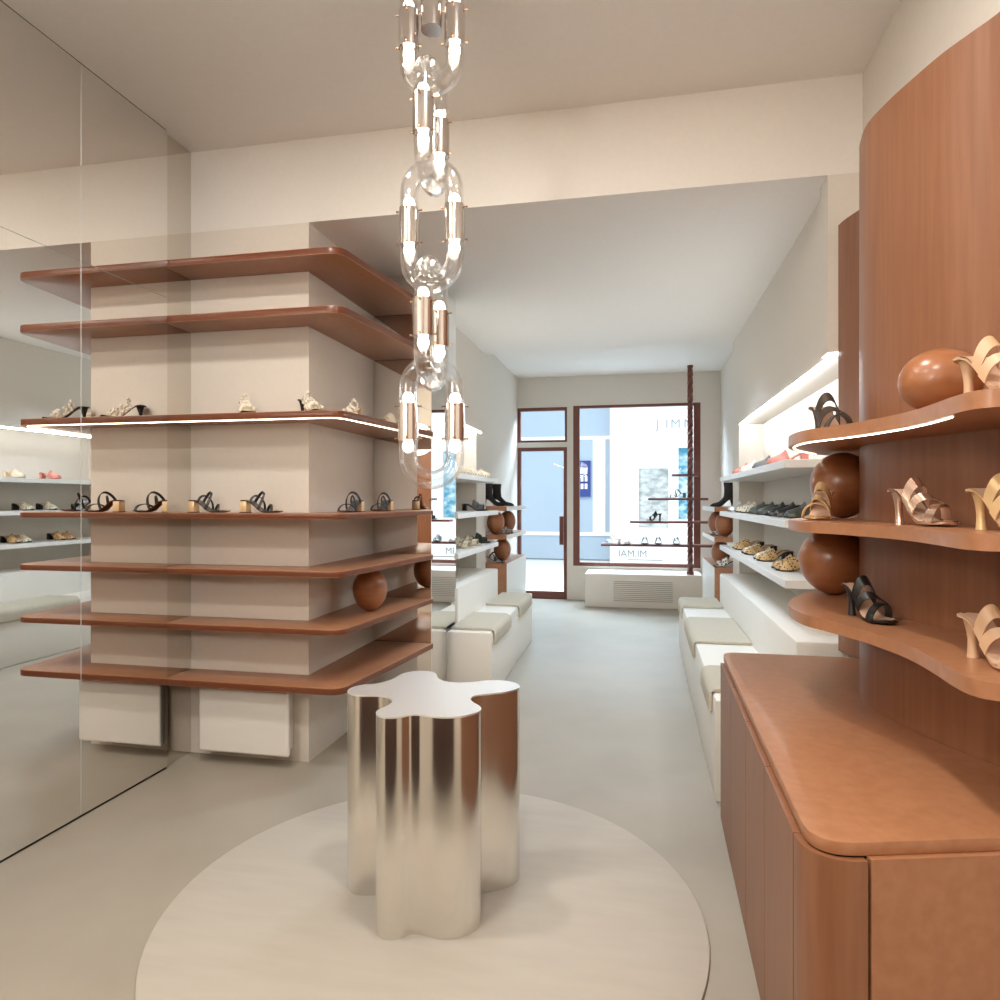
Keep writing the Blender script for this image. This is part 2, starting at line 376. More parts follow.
for lab, z0, z1 in RS:
    t = thing('wavy_shelf', lab, 'shelf', (0.75, 2.1, z0))
    tip = smooth_open([backo[0], (0.82, 2.88), (0.72, 2.83), FRONT[0]], 5)
    poly = tip[:-1] + front + list(reversed(backo))[:-1]
    q = [(x-0.75, y-2.1) for x, y in poly]
    link('shelf_board', prism(bmesh.new(), q, 0, z1-z0, 1, 0), [M['wood'], M['wood']], t, 30)
    if 'glowing' in lab:
        pth = offs(front[:-32], 0.016)
        pth = [((x-0.75), (y-2.1), -0.0018) for x, y in pth]
        link('light_strip', tube(bmesh.new(), pth, 0.0015, 6), M['ledwarm'], t)
egg('brown wooden egg on the lowest right wavy shelf behind the black mule', 0.70, 2.64, 1.005, 0.118, 0.243)
egg('brown wooden egg on the middle right wavy shelf behind the gold mule', 0.722, 2.62, 1.285, 0.106, 0.236)
egg('brown wooden egg lying on its side on the upper right wavy shelf', 0.71, 1.785, 1.56, 0.076, 0.178, 'x', rz=math.radians(-25), asym=-0.04)

# counter cabinet
FX = lambda y: 0.326 + (y-1.45)*0.0185
def counter_plan(ins=0.0, y0=None, y1=None):
    R = 0.10
    P = []
    c0 = Vector((FX(1.40)+ins, 1.372+ins)); dirb = Vector((0.678-0.414, 1.448-1.375)).normalized()
    a = c0+Vector((0.002, R)); c = c0+dirb*R
    for k in range(11):
        t = k/10; P.append(tuple((1-t)**2*a + 2*t*(1-t)*c0 + t*t*c))
    P.append((0.955, c0.y + dirb.y/dirb.x*(0.955-c0.x)))
    P.append((0.955, 3.035-ins)); 
    far = Vector((FX(3.03)+ins, 3.035-ins)); R2 = 0.07
    for k in range(7):
        t = k/6; P.append(tuple((1-t)**2*(far+Vector((R2, -0.002))) + 2*t*(1-t)*far + t*t*(far+Vector((0, -R2)))))
    return P
t = thing('counter_cabinet', 'brown wooden counter cabinet with rounded corner at lower right', 'cabinet', (0.65, 2.2, 0))
loc = lambda P: [(x-0.65, y-2.2) for x, y in P]
link('countertop', prism(bmesh.new(), loc(counter_plan()), 0.667, 0.693, 0, 0, 0.0015), M['wood'], t, 30)
link('carcass', prism(bmesh.new(), loc(counter_plan(0.022)), 0.0, 0.667), M['dark'], t)
# plinth-to-top end panel, curved corner panel and doors
def strip_panel(path, thick, z0, z1):
    inn = offs(path, -thick); return prism(bmesh.new(), loc(path + inn[::-1]), z0, z1)
cp = counter_plan(0.003)
corner = cp[:11]
link('corner_panel', strip_panel(corner, 0.016, 0.012, 0.6635), M['woodv'], t, 30)
e0 = Vector(cp[10]); e1 = Vector(cp[11]); dd = (e1-e0).normalized()
link('end_panel', strip_panel([tuple(e0+dd*0.006), tuple(e1)], 0.016, 0.0, 0.6665), M['wood'], t)
ys = [1.476, 1.83, 2.19, 2.58, 2.955]
for i in range(4):
    ya, yb = ys[i]+0.002, ys[i+1]-0.002
    dr = link('door', strip_panel([(FX(yb)+0.003, yb), (FX(ya)+0.003, ya)], 0.016, 0.012, 0.6635), M['woodv'], t)
    ym = (ya+yb)/2
    link('finger_pull', prism(bmesh.new(), loc([(FX(yb)-0.001, yb-0.05), (FX(yb)+0.004, yb-0.05), (FX(yb)+0.004, ym), (FX(yb)-0.001, ym)]), 0.653, 0.658), M['nickel'], dr)

# ------------------------------------------------------------------ rug and table
o = link('round_rug', lathe(bmesh.new(), [(0.872, 0.0), (0.878, 0.004), (0.876, 0.010), (0.868, 0.013), (0.0, 0.013)], 96), M['rug'], None, 30)
o.location = (-0.665, 2.145, 0.0005); tag(o, 'round pale beige rug under the metal table', 'rug')
TAB = [(-0.979, 2.152), (-0.987, 2.198), (-0.967, 2.240), (-0.917, 2.270), (-0.886, 2.332), (-0.875, 2.420), (-0.839, 2.465), (-0.790, 2.472), (-0.752, 2.444), (-0.727, 2.387), (-0.693, 2.350), (-0.645, 2.338), (-0.592, 2.354), (-0.537, 2.389), (-0.482, 2.400), (-0.435, 2.379), (-0.411, 2.341), (-0.415, 2.301), (-0.447, 2.259), (-0.498, 2.224), (-0.536, 2.197), (-0.545, 2.162), (-0.528, 2.125), (-0.500, 2.092), (-0.485, 2.062), (-0.490, 2.024), (-0.518, 1.987), (-0.555, 1.964), (-0.597, 1.957), (-0.638, 1.963), (-0.664, 1.967), (-0.686, 1.960), (-0.704, 1.940), (-0.728, 1.925), (-0.760, 1.923), (-0.786, 1.940), (-0.799, 1.967), (-0.797, 1.999), (-0.786, 2.039), (-0.789, 2.080), (-0.810, 2.112), (-0.840, 2.130), (-0.874, 2.130), (-0.910, 2.122), (-0.945, 2.124)]
t = thing('display_table', 'shiny steel pedestal table with wavy flower outline on the rug', 'table', (-0.69, 2.2, 0.014))
tp = [(x+0.69, y-2.2) for x, y in smooth_closed(TAB, 4)]
link('table_body', prism(bmesh.new(), tp, 0, 0.672), M['steel'], t, 30)
link('table_top', prism(bmesh.new(), tp, 0.672, 0.677), M['steeltop'], t, 30)

# ------------------------------------------------------------------ pendant chain light
PC = Vector((-0.682, 2.168)); L0 = 0.453; TR = 0.031; HW = 0.079
pend = thing('chain_pendant_light', 'hanging chandelier of giant clear glass chain links with bulbs', 'chandelier', (PC.x, PC.y, 1.38))
def stadium(hw, half, n=14):
    s = half-hw; P = []
    for k in range(n+1): a = PI*k/n; P.append((hw*math.cos(a), 0, s+hw*math.sin(a)))
    for k in range(n+1): a = PI+PI*k/n; P.append((hw*math.cos(a), 0, -s+hw*math.sin(a)))
    return P
def glass_link(z, ang, top_only=False):
    g = link('glass_link', tube(bmesh.new(), stadium(HW, L0/2-TR), TR, 20, True), M['glass'], pend, True)
    link('inner_wall', tube(bmesh.new(), stadium(HW, L0/2-TR), TR*0.80, 18, True), M['glass'], g, True)
    g.location = (0, 0, z-1.38); g.rotation_euler = (0, 0, ang)
    for s in (-1, 1):
        bm = lathe(bmesh.new(), [(0.0315, -0.062), (0.0345, -0.062), (0.0345, 0.062), (0.0315, 0.062)], 28, (s*HW, 0, 0))
        lathe(bm, [(0.0, -0.050), (0.026, -0.050), (0.026, 0.050), (0.0, 0.050)], 20, (s*HW, 0, 0))
        link('metal_sleeve', bm, M['nickel'], g, 40)
        for zz in (-0.055, 0.055):
            for ax in (0, PI/2, PI, 3*PI/2):
                bm = bmesh.new(); dx, dy = math.cos(ax), math.sin(ax)
                tube(bm, [(s*HW+dx*0.033, dy*0.033, zz), (s*HW+dx*0.042, dy*0.042, zz)], 0.0026, 8)
                tube(bm, [(s*HW+dx*0.042, dy*0.042, zz), (s*HW+dx*0.045, dy*0.045, zz)], 0.0045, 8)
                link('thumb_screw', bm, M['brass'], g)
        for zz in (-1, 1):
            prof = [(0.0, -0.030), (0.010, -0.028), (0.013, -0.018), (0.0185, -0.004), (0.019, 0.006), (0.015, 0.016), (0.008, 0.021), (0.0, 0.023)]
            prof = [(r, zz*h) for r, h in prof]
            link('bulb', lathe(bmesh.new(), prof, 20, (s*HW, 0, zz*0.078)), M['bulb'], g, True)
VA = math.radians(17.4)
ZA = 1.612; DZ = 0.332
for i, ang in enumerate((VA-0.06, VA+PI/2-0.35, VA-0.28, VA+PI/2-0.35, VA-0.22)):
    glass_link(ZA+i*DZ, ang)
link('ceiling_stem', lathe(bmesh.new(), [(0.0, 1.555), (0.036, 1.555), (0.036, 1.72), (0.07, 1.72), (0.07, 1.829), (0.0, 1.829)], 32), M['nickel'], pend, 40)

# ------------------------------------------------------------------ front zone: light strips, shelves, benches, units
for nm, xa, xb, ya, yb in (('right', 0.848, 0.862, 3.19, 6.0), ('left', -1.482, -1.468, 4.64, 6.24)):
    o = link('light_strip', B(xa, xb, ya, yb, 1.986, 1.9995), M['ledcool'])
    tag(o, 'long bright white light strip under the upper wall on the %s' % nm, 'light strip')
WS = [(1.505, 1.545, 'topmost'), (1.215, 1.255, 'middle'), (0.925, 0.965, 'lowest')]
for z0, z1, nm in WS:
    o = link('niche_shelf', B(0.69, 1.048, 3.42, 6.048, z0, z1, 0.003), M['white'])
    tag(o, '%s white shelf in the lit niche on the right wall' % nm, 'shelf')
    o = link('niche_shelf', B(-1.658, -1.26, 4.64, 6.048, z0, z1, 0.003), M['white'])
    tag(o, '%s white shelf in the niche on the left, past the mirrored column' % nm, 'shelf')

def bench(label, side):
    t = thing('stepped_bench', label, 'bench', (0, 0, 0))
    bm = bmesh.new()
    if side > 0:
        prism(bm, [(0.338, 3.12), (0.372, 6.36), (0.70, 6.36), (0.70, 3.12)], 0.0, 0.457, 0, 0, 0.014)
        link('seat', bm, M['bench'], t, 30)
        link('back_ledge', B(0.69, 1.046, 3.195, 6.04, 0.0, 0.72, 0.014), M['bench'], t, 30)
    else:
        prism(bm, [(-0.965, 4.40), (-0.995, 6.36), (-1.2755, 6.36), (-1.2755, 4.40)], 0.0, 0.457, 0, 0, 0.014)
        link('seat', bm, M['bench'], t, 30)
        link('back_ledge', B(-1.656, -1.262, 4.64, 6.04, 0.0, 0.72, 0.014), M['bench'], t, 30)
    return t
bench('cream stepped bench along the right wall beyond the brown counter', 1)
bench('cream stepped bench along the left wall past the mirrored column', -1)
def cushion(label, side, y0, y1, grp):
    f = lambda y: (0.338 + (y-3.12)*0.0105) if side > 0 else (-0.965 - (y-4.40)*0.0153)
    bm = bmesh.new(); rings = []
    for y in (y0, y1):
        x = f(y); s = side; T = 0.018
        fx = x - s*0.002; ox = fx - s*T; back = 0.684 if side > 0 else -1.2605
        prof = [(back, 0.459), (back, 0.459+T)]
        for k in range(6):
            a = PI/2*k/5; prof.append((fx + s*0.03 - s*(0.03+T)*math.sin(a), 0.459-0.03 + (0.03+T)*math.cos(a)))
        prof += [(ox, 0.375), (ox+s*0.006, 0.367), (fx-s*0.006, 0.367), (fx, 0.375), (fx, 0.459)]
        rings.append([(px, y, pz) for px, pz in prof])
    loft(bm, rings)
    o = link('seat_pad', bm, M['cushion'], None, 30)
    bv = o.modifiers.new('soft', 'BEVEL'); bv.width = 0.006; bv.segments = 2; bv.limit_method = 'ANGLE'
    return tag(o, label, 'cushion', grp)
cushion('beige seat pad on the right bench nearest the brown counter', 1, 3.24, 3.70, 'pads on the right bench')
cushion('beige seat pad in the middle of the right bench', 1, 4.33, 5.20, 'pads on the right bench')
cushion('beige seat pad at the far end of the right bench', 1, 5.74, 6.24, 'pads on the right bench')
cushion('beige seat pad at the near end of the left bench', -1, 4.45, 5.08, 'pads on the left bench')
cushion('beige seat pad at the far end of the left bench', -1, 5.52, 6.22, 'pads on the left bench')

def unit(side, where):
    xf, xb = (0.69, 1.046) if side > 0 else (-1.26, -1.625)
    lo, hi = sorted((xf, xb)); y0, y1 = 6.44, 7.6
    def face_mats(bm):
        bmesh.ops.recalc_face_normals(bm, faces=bm.faces)
        for f in bm.faces: f.material_index = 1 if f.normal.x*side < -0.9 else 0
        return bm
    for nm, cat, z0, z1, lab in (('base_cabinet', 'cabinet', 0, 0.725, 'low brown cabinet with white aisle side'), ('window_shelf', 'shelf', 0.962, 1.005, 'middle brown board with white front edge'), ('window_shelf', 'shelf', 1.242, 1.285, 'upper white edged brown board carrying a black boot')):
        if side < 0: lab = lab.replace('a black boot', 'the pair of boots')
        tag(link(nm, face_mats(B(lo, hi, y0, y1, z0, z1)), [M['wood'], M['white']]), lab + ' ' + where, cat)
unit(1, 'at right of the shop window')
unit(-1, 'beside the glazed door')
for lab, x, y, z in (('small brown egg on the middle board of the left window unit, nearer one', -1.40, 6.58, 1.005), ('small brown egg on the middle board of the left window unit, nearer the door', -1.36, 7.0, 1.005), ('small brown egg on the base of the left window unit', -1.36, 6.72, 0.725),
                   ('small brown egg on the middle board of the right window unit, larger nearer one', 0.80, 6.60, 1.005), ('small brown egg on the middle board of the right window unit, half hidden behind', 0.78, 7.05, 1.005), ('small brown egg on the base of the right window unit', 0.78, 6.75, 0.725)):
    egg(lab, x, y, z, 0.088, 0.232)

# window plinth with grille, spiral pole with hanging boards
t = thing('window_plinth', 'white boxed plinth with slatted grille below the shop window', 'plinth', (0.06, 8.8, 0))
link('plinth_box', B(-0.72, 0.72, -0.27, 0.295, 0, 0.42, 0.012), M['bench'], t, 30)
bm = bmesh.new()
for i in range(11): z = 0.085+i*0.024; box(bm, -0.36, 0.36, -0.276, -0.266, z, z+0.005)
link('grille', bm, M['grille'], t)
pole = thing('display_pole', 'twisted brown wooden pole holding thin shelves before the shop window', 'display stand', (0.637, 8.66, 0.421))
bm = bmesh.new(); rings = []; H = 3.029-0.421-0.001; n = 150
for i in range(n+1):
    z = 0.06+ (H-0.06)*i/n; a = z*2*PI/0.42*1.0; s = 0.030+0.010*abs(math.sin(z*PI/0.105))
    rings.append([(s*math.cos(a+k*PI/2), s*math.sin(a+k*PI/2), z) for k in range(4)])
loft(bm, rings); link('twisted_shaft', bm, M['frame'], pole)
link('foot_knob', lathe(bmesh.new(), [(0.0, 0), (0.045, 0), (0.045, 0.03), (0.025, 0.06), (0.0, 0.07)], 20), M['frame'], pole, 40)
for z, xl, xr in ((1.672, 0.415, 0.735), (1.375, 0.125, 0.845), (1.088, -0.10, 0.985), (0.795, -0.46, 1.01)):
    link('shelf_board', B(xl-0.637, xr-0.637, -0.10, 0.10, z-0.421-0.028, z-0.421, 0.004), M['frame'], pole)
pz = {4: 0.795, 3: 1.088, 2: 1.375}

# ------------------------------------------------------------------ shoes
def sstep(a, b2, x): t = max(0, min(1, (x-a)/(b2-a))); return t*t*(3-2*t)
class Last:
    def __init__(s, L=0.215, hh=0.075, w=0.040, toe='round', plat=0.008):
        s.L, s.hh, s.w, s.toe, s.plat = L, hh, w, toe, plat
    def z(s, t): return s.plat + s.hh*(1-sstep(0.16, 0.64, t)) + 0.004*sstep(0.85, 1.0, t)
    def x(s, t): return (t-0.5)*s.L
    def hw(s, t):
        k = [(0, .20), (.03, .50), (.10, .68), (.2, .72), (.38, .62), (.55, .80), (.70, 1.0), (.82, .97), (.92, .78), (.97, .52), (1, .20)]
        if s.toe == 'square': k = k[:-4] + [(.82, 1.0), (.94, .95), (.985, .85), (1, .75)]
        if s.toe == 'point': k = k[:-4] + [(.80, .82), (.92, .42), (.97, .22), (1, .05)]
        for (a, va), (b2, vb) in zip(k, k[1:]):
            if a <= t <= b2: return s.w*(va + (vb-va)*(t-a)/(b2-a))
        return s.w*k[-1][1]
    def sl(s, t):
        d = 0.02; v = Vector((s.x(t+d)-s.x(t-d), 0, s.z(min(t+d, 1))-s.z(max(t-d, 0)))); return v.normalized()
TS = [0, .02, .05, .1, .16, .24, .32, .40, .48, .56, .64, .72, .80, .87, .93, .97, .99, 1]
def sole_bm(la, th, up=0.0, shrink=1.0):
    rings = []
    for t in TS:
        x, z, w = la.x(0.5+(t-0.5)*shrink), la.z(t)+up, la.hw(t)*shrink
        rings.append([(x, -w, z), (x, -w*0.5, z-0.0015), (x, w*0.5, z-0.0015), (x, w, z), (x, w*0.97, z-th*0.6), (x, w*0.6, z-th), (x, -w*0.6, z-th), (x, -w*0.97, z-th*0.6)])
    return loft(bmesh.new(), rings)
def strap_bm(la, t1, t2, h, w, lean=0.0, th=0.0028, n=16, out=1.0):
    rings = []
    for k in range(n+1):
        a = PI*k/n; f = (1-math.cos(a))/2; t = t1+(t2-t1)*f
        c = Vector((la.x(t)+lean*math.sin(a), la.hw(t)*out*math.cos(a), la.z(t)-0.002+h*math.sin(a)))
        d = la.sl(t); nrm = Vector((0, math.cos(a), math.sin(a))); nrm = (nrm - d*nrm.dot(d)).normalized()
        rings.append([c+d*w/2, c+d*w/2+nrm*th, c-d*w/2+nrm*th, c-d*w/2])
    return loft(bmesh.new(), rings)
def heel_bm(la, kind):
    top = la.z(0.08)-0.007; x0 = la.x(0.0)+0.006; bm = bmesh.new(); rings = []
    if kind == 'block':
        box(bm, x0, x0+0.037, -0.023, 0.023, 0.003, top+0.002, 0.002); return bm
    for k in range(9):
        f = k/8; z = top*(1-f)
        if kind == 'flare': r = 0.013*(1-f)**2.2 + 0.0055 + 0.007*f*f; cx = x0+0.021+0.004*f
        else: r = 0.015*(1-f)**1.8 + 0.0055; cx = x0+0.022-0.004*f
        rings.append([(cx+r*math.cos(2*PI*i/12), r*0.9*math.sin(2*PI*i/12), z + (la.z(0.16)-la.z(0.0))*0) for i in range(12)])
    return loft(bm, rings)
def dome_bm(la, t0, t1, h0, h1, out=1.03):
    rings = []; n = 10
    for k in range(n+1):
        f = k/n; t = t0+(t1-t0)*f; h = h0+(h1-h0)*f
        if f > 0.85: h *= math.sqrt(max(0.05, 1-((f-0.85)/0.16)**2))
        rings.append([(la.x(t)+0.02*math.sin(PI*i/10)*(1-f), la.hw(t)*out*math.cos(PI*i/10), la.z(t)-0.003+h*math.sin(PI*i/10)) for i in range(11)])
    return loft(bmesh.new(), rings)
proto = {}
def make_shoe(kind, mats):
    """mats: (strap, footbed, sole, heel)"""
    st, fb, so, he = (M[m] for m in mats)
    r = bpy.data.objects.new('shoe', None); r.empty_display_size = 0.03; COL.objects.link(r)
    def part(name, bm, m, smooth=True): return link(name, bm, m, r, 35 if smooth else False)
    if kind == 'mule':
        la = Last(0.205, 0.082, 0.039, 'round', 0.010); r.name = 'heeled_mule'
        part('sole', sole_bm(la, 0.009), so); part('footbed', sole_bm(la, 0.002, 0.002, 0.95), fb); part('heel', heel_bm(la, 'flare'), he)
        part('strap', strap_bm(la, 0.42, 0.38, 0.062, 0.032, 0.012, out=1.04), st)
        part('strap', strap_bm(la, 0.66, 0.47, 0.058, 0.024, 0.016, out=1.02), st)
        part('strap', strap_bm(la, 0.66, 0.80, 0.045, 0.028, 0.010, out=1.03), st)
    elif kind == 'strappy':
        la = Last(0.220, 0.056, 0.037, 'square', 0.007); r.name = 'strappy_sandal'
        part('sole', sole_bm(la, 0.006), so); part('footbed', sole_bm(la, 0.002, 0.002, 0.95), fb); part('heel', heel_bm(la, 'block'), he)
        part('heel_tip', B(la.x(0)+0.005, la.x(0)+0.044, -0.024, 0.025, 0.0, 0.004), M['black'], False)
        part('strap', strap_bm(la, 0.28, 0.50, 0.066, 0.014, 0.040, 0.004), st)
        part('strap', strap_bm(la, 0.52, 0.30, 0.050, 0.012, 0.010, 0.004), st)
        part('strap', strap_bm(la, 0.58, 0.86, 0.036, 0.014, 0.008, 0.004), st)
    elif kind == 'jewel':
        la = Last(0.215, 0.070, 0.037, 'square', 0.007); r.name = 'jewelled_sandal'
        part('sole', sole_bm(la, 0.006), so); part('footbed', sole_bm(la, 0.002, 0.002, 0.95), fb); part('heel', heel_bm(la, 'slim'), he)
        part('strap', strap_bm(la, 0.34, 0.32, 0.050, 0.010, 0.02, 0.003), M['glass'])
        bm = bmesh.new(); rnd = random.Random(3)
        for t, h, nn in ((0.40, 0.060, 11), (0.52, 0.050, 10), (0.66, 0.042, 11), (0.76, 0.034, 9)):
            for k in range(nn):
                a = PI*(k+0.5)/nn; rr = rnd.uniform(0.005, 0.0095)
                c = Vector((la.x(t)+rnd.uniform(-.008, .008), la.hw(t)*math.cos(a), la.z(t)+h*math.sin(a)+rr*0.6))
                bmesh.ops.create_icosphere(bm, subdivisions=1, radius=rr, matrix=Matrix.Translation(c))
        part('beads', bm, M['pearl'])
    elif kind in ('slide', 'clog'):
        la = Last(0.225, 0.052 if kind == 'clog' else 0.050, 0.041, 'round', 0.012); r.name = 'slide_mule'
        part('sole', sole_bm(la, 0.011), so); part('footbed', sole_bm(la, 0.002, 0.002, 0.95), fb)
        part('heel', heel_bm(la, 'block'), he)
        if kind == 'clog': part('upper', dome_bm(la, 0.46, 0.97, 0.062, 0.026), st)
        else:
            part('strap', strap_bm(la, 0.50, 0.50, 0.060, 0.052, 0.010, 0.004, out=1.05), st)
            part('strap', strap_bm(la, 0.74, 0.74, 0.044, 0.040, 0.006, 0.004, out=1.04), st)
    elif kind == 'boot':
        la = Last(0.235, 0.070, 0.038, 'point', 0.008); r.name = 'ankle_boot'
        part('sole', sole_bm(la, 0.007), so); part('heel', heel_bm(la, 'slim'), he)
        bm = dome_bm(la, 0.02, 0.995, 0.075, 0.022)
        link('upper', bm, st, r, 50)
        rings = []
        for k in range(9):
            f = k/8; z = 0.095+0.135*f; cx = la.x(0.24)-0.004*f; rx = 0.048-0.006*math.sin(PI*f)+0.004*f; ry = 0.036+0.010*f
            rings.append([(cx+rx*math.cos(2*PI*i/18), ry*math.sin(2*PI*i/18), z) for i in range(18)])
        rings.append([(x*0.9+la.x(0.24)*0.1, y*0.88, z) for x, y, z in rings[-1]]); rings.append([(x, y, z-0.03) for x, y, z in rings[-1]])
        part('shaft', loft(bmesh.new(), rings), st)
    return r
def shoe(kind, mats, label, x, y, z, rz, group=None, mirror=False, sc=1.0, cat=None):
    """rz: compass of the toe in degrees (0 = +X, -90 = towards the camera)"""
    key = (kind, mats)
    if key not in proto: proto[key] = o = make_shoe(kind, mats)
    else: o = copy_tree(proto[key])
    o.location = (x, y, z); o.rotation_euler = (0, 0, math.radians(rz)); o.scale = (sc, -sc if mirror else sc, sc)
    if cat is None: cat = {'mule': 'shoe', 'boot': 'boot'}.get(kind, 'sandal' if kind in ('strappy', 'jewel') else 'shoe')
    return tag(o, label, cat, group)
STR = ('black', 'grey', 'redsole', 'goldheel'); JEW = ('pearl', 'cream', 'black', 'black')
G = 'black sandals on the left shelf'
z4 = 1.2855; z3 = 1.7805
shoe('strappy', STR, 'black strappy sandal with gold block heel nearest the left mirror', -2.155, 3.06, z4, 0, G)
shoe('strappy', STR, 'black strappy sandal with gold heel, second from the left mirror', -1.86, 3.06, z4, 0, G)
shoe('strappy', STR, 'black strappy sandal just past the shelf corner, toe to the camera', -1.475, 3.30, z4, -92, G)
shoe('strappy', STR, 'black strappy sandal with gold heel farthest along the left shelf', -1.465, 3.71, z4, -92, G)
G = 'jewelled sandals on the lit left shelf'
shoe('jewel', JEW, 'jewelled clear sandal on the lit left shelf, nearest the mirror', -1.955, 3.08, z3, -50, G)
shoe('jewel', JEW, 'jewelled clear sandal with black heel by the lit shelf corner', -1.60, 3.08, z3, -35, G)
shoe('jewel', ('pearl', 'cream', 'cream', 'cream'), 'pale beaded sandal just past the lit shelf corner', -1.50, 3.35, z3, -100, G)
shoe('slide', ('cream', 'cream', 'cream', 'cream'), 'cream strappy slide farthest along the lit left shelf', -1.47, 3.82, z3, -100, G)
# right wavy shelves
G = 'heeled mules on the right wavy shelves'
shoe('mule', ('darkbrown', 'nude', 'darkbrown', 'darkbrown'), 'dark grey strap mule at the tip of the upper wavy shelf', 0.625, 2.40, 1.5605, -80, G, sc=1.2)
shoe('mule', ('beige', 'nude', 'beige', 'beige'), 'beige mule at the right edge of the upper wavy shelf', 0.705, 1.515, 1.5605, -72, G, sc=0.98)
shoe('mule', ('goldleather', 'nude', 'goldleather', 'goldleather'), 'pale gold mule before the egg on the middle wavy shelf', 0.585, 2.36, 1.2855, -115, G)
shoe('mule', ('metallic', 'nude', 'metallic', 'metallic'), 'shiny rose metallic mule in the middle of the middle wavy shelf', 0.70, 1.87, 1.2855, -68, G)
shoe('mule', ('goldleather', 'nude', 'goldleather', 'goldleather'), 'pale gold mule at the right edge of the middle wavy shelf', 0.745, 1.56, 1.2855, -74, G, sc=0.96)
shoe('mule', ('black', 'nude', 'black', 'black'), 'black mule with nude footbed on the lowest wavy shelf', 0.650, 2.11, 1.0055, -72, G)
shoe('mule', ('beige', 'nude', 'beige', 'beige'), 'beige mule at the right edge of the lowest wavy shelf', 0.735, 1.575, 1.0055, -76, G, sc=1.0)
# right niche shelves
G = 'small shoes on the topmost right niche shelf'
for lab, m, y in (('pink strap shoe farthest along the topmost right niche shelf', 'pink', 5.35), ('cream shoe between the two pink shoes, topmost right niche shelf', 'cream', 4.98), ('dark grey shoe on the topmost right niche shelf', 'grey', 4.45), ('pink shoe nearest the camera on the topmost right niche shelf', 'pink', 3.98)):
    shoe('clog', (m, 'nude', m, m), lab, 0.815, y, 1.5455, 180, G)
G = 'shoes on the middle right niche shelf'
for lab, k, m, y in (('silver shoe beside the black boot on the right niche shelf', 'clog', 'silver', 5.78), ('snake print shoe next to the silver one, middle right niche shelf', 'clog', 'snake', 5.33), ('snake print shoe before the dark ones, middle right niche shelf', 'clog', 'snake', 5.08), ('dark green shoe next to the snake print ones, right niche shelf', 'clog', 'green', 4.72),
                   ('dark green shoe, second of the dark ones on the right niche shelf', 'clog', 'green', 4.42), ('black shoe in the row on the middle right niche shelf', 'clog', 'black', 4.12), ('black shoe next to the dark green one nearest the gold mule', 'clog', 'black', 3.86), ('dark green shoe half behind the gold mule, middle niche shelf', 'clog', 'green', 3.60)):
    shoe(k, (m, m, 'black', 'black'), lab, 0.83, y, 1.2555, 180, G)
G = 'leopard mules on the lowest right niche shelf'
k = 0
for y, w in ((5.50, 'farthest pair'), (5.02, 'second farthest pair'), (4.52, 'second nearest pair'), (3.92, 'nearest pair')):
    for dy, wh in ((0.055, 'farther'), (-0.055, 'nearer')):
        m = 'snake' if (k in (2, 4)) else 'leopard'; k += 1
        shoe('clog', (m, 'tan', 'black', 'black'), '%s print mule, %s shoe of the %s on the lowest right niche shelf' % ('snake' if m == 'snake' else 'leopard', wh, w), 0.84, y+dy, 0.9655, 188, G, mirror=dy > 0)
# left niche shelves
G = 'shoes on the left niche shelves'
for i, (y, lab) in enumerate(((5.05, 'nearest'), (5.40, 'middle'), (5.76, 'farthest'))):
    shoe('clog', ('snake', 'cream', 'cream', 'cream'), 'cream patterned shoe on the topmost left niche shelf, %s of three' % lab, -1.37, y, 1.5455, 0, G)
shoe('slide', ('grey', 'grey', 'black', 'black'), 'dark grey shoe on the middle left niche shelf', -1.38, 5.62, 1.2555, 0, G)
shoe('slide', ('snake', 'cream', 'cream', 'cream'), 'cream strap shoe on the lowest left niche shelf, nearest the mirror', -1.40, 5.18, 0.9655, 0, G)
shoe('slide', ('snake', 'cream', 'cream', 'cream'), 'cream strap shoe on the lowest left niche shelf, beside the dark one', -1.40, 5.48, 0.9655, 0, G)
shoe('slide', ('green', 'green', 'black', 'black'), 'dark shoe at the far end of the lowest left niche shelf', -1.40, 5.82, 0.9655, 0, G)
# window units
BT = ('blacksuede', 'black', 'black', 'tan')
shoe('boot', BT, 'black ankle boot on the left window unit, nearer of the pair', -1.42, 6.60, 1.2855, 20, 'ankle boots')
shoe('boot', BT, 'black ankle boot on the left window unit, nearer the door', -1.37, 6.80, 1.2855, 10, 'ankle boots')
shoe('boot', ('blacksuede', 'black', 'black', 'black'), 'black suede ankle boot on top of the right window unit', 0.775, 6.58, 1.2855, 195, 'ankle boots')
shoe('slide', ('zebra', 'cream', 'black', 'black'), 'black and white shoe between the eggs of the left window unit', -1.335, 6.80, 1.0055, -20, None, sc=0.75)
shoe('slide', ('zebra', 'cream', 'black', 'black'), 'black and white shoe between the eggs of the right window unit', 0.775, 6.83, 1.0055, 190, None, sc=0.75)
shoe('strappy', ('black', 'zebra', 'black', 'cream'), 'black strap sandal before the egg, base of left window unit', -1.41, 6.54, 0.7255, 15)
shoe('slide', ('zebra', 'cream', 'black', 'black'), 'black and white slide before the egg, base of right window unit', 0.80, 6.54, 0.7255, 170)
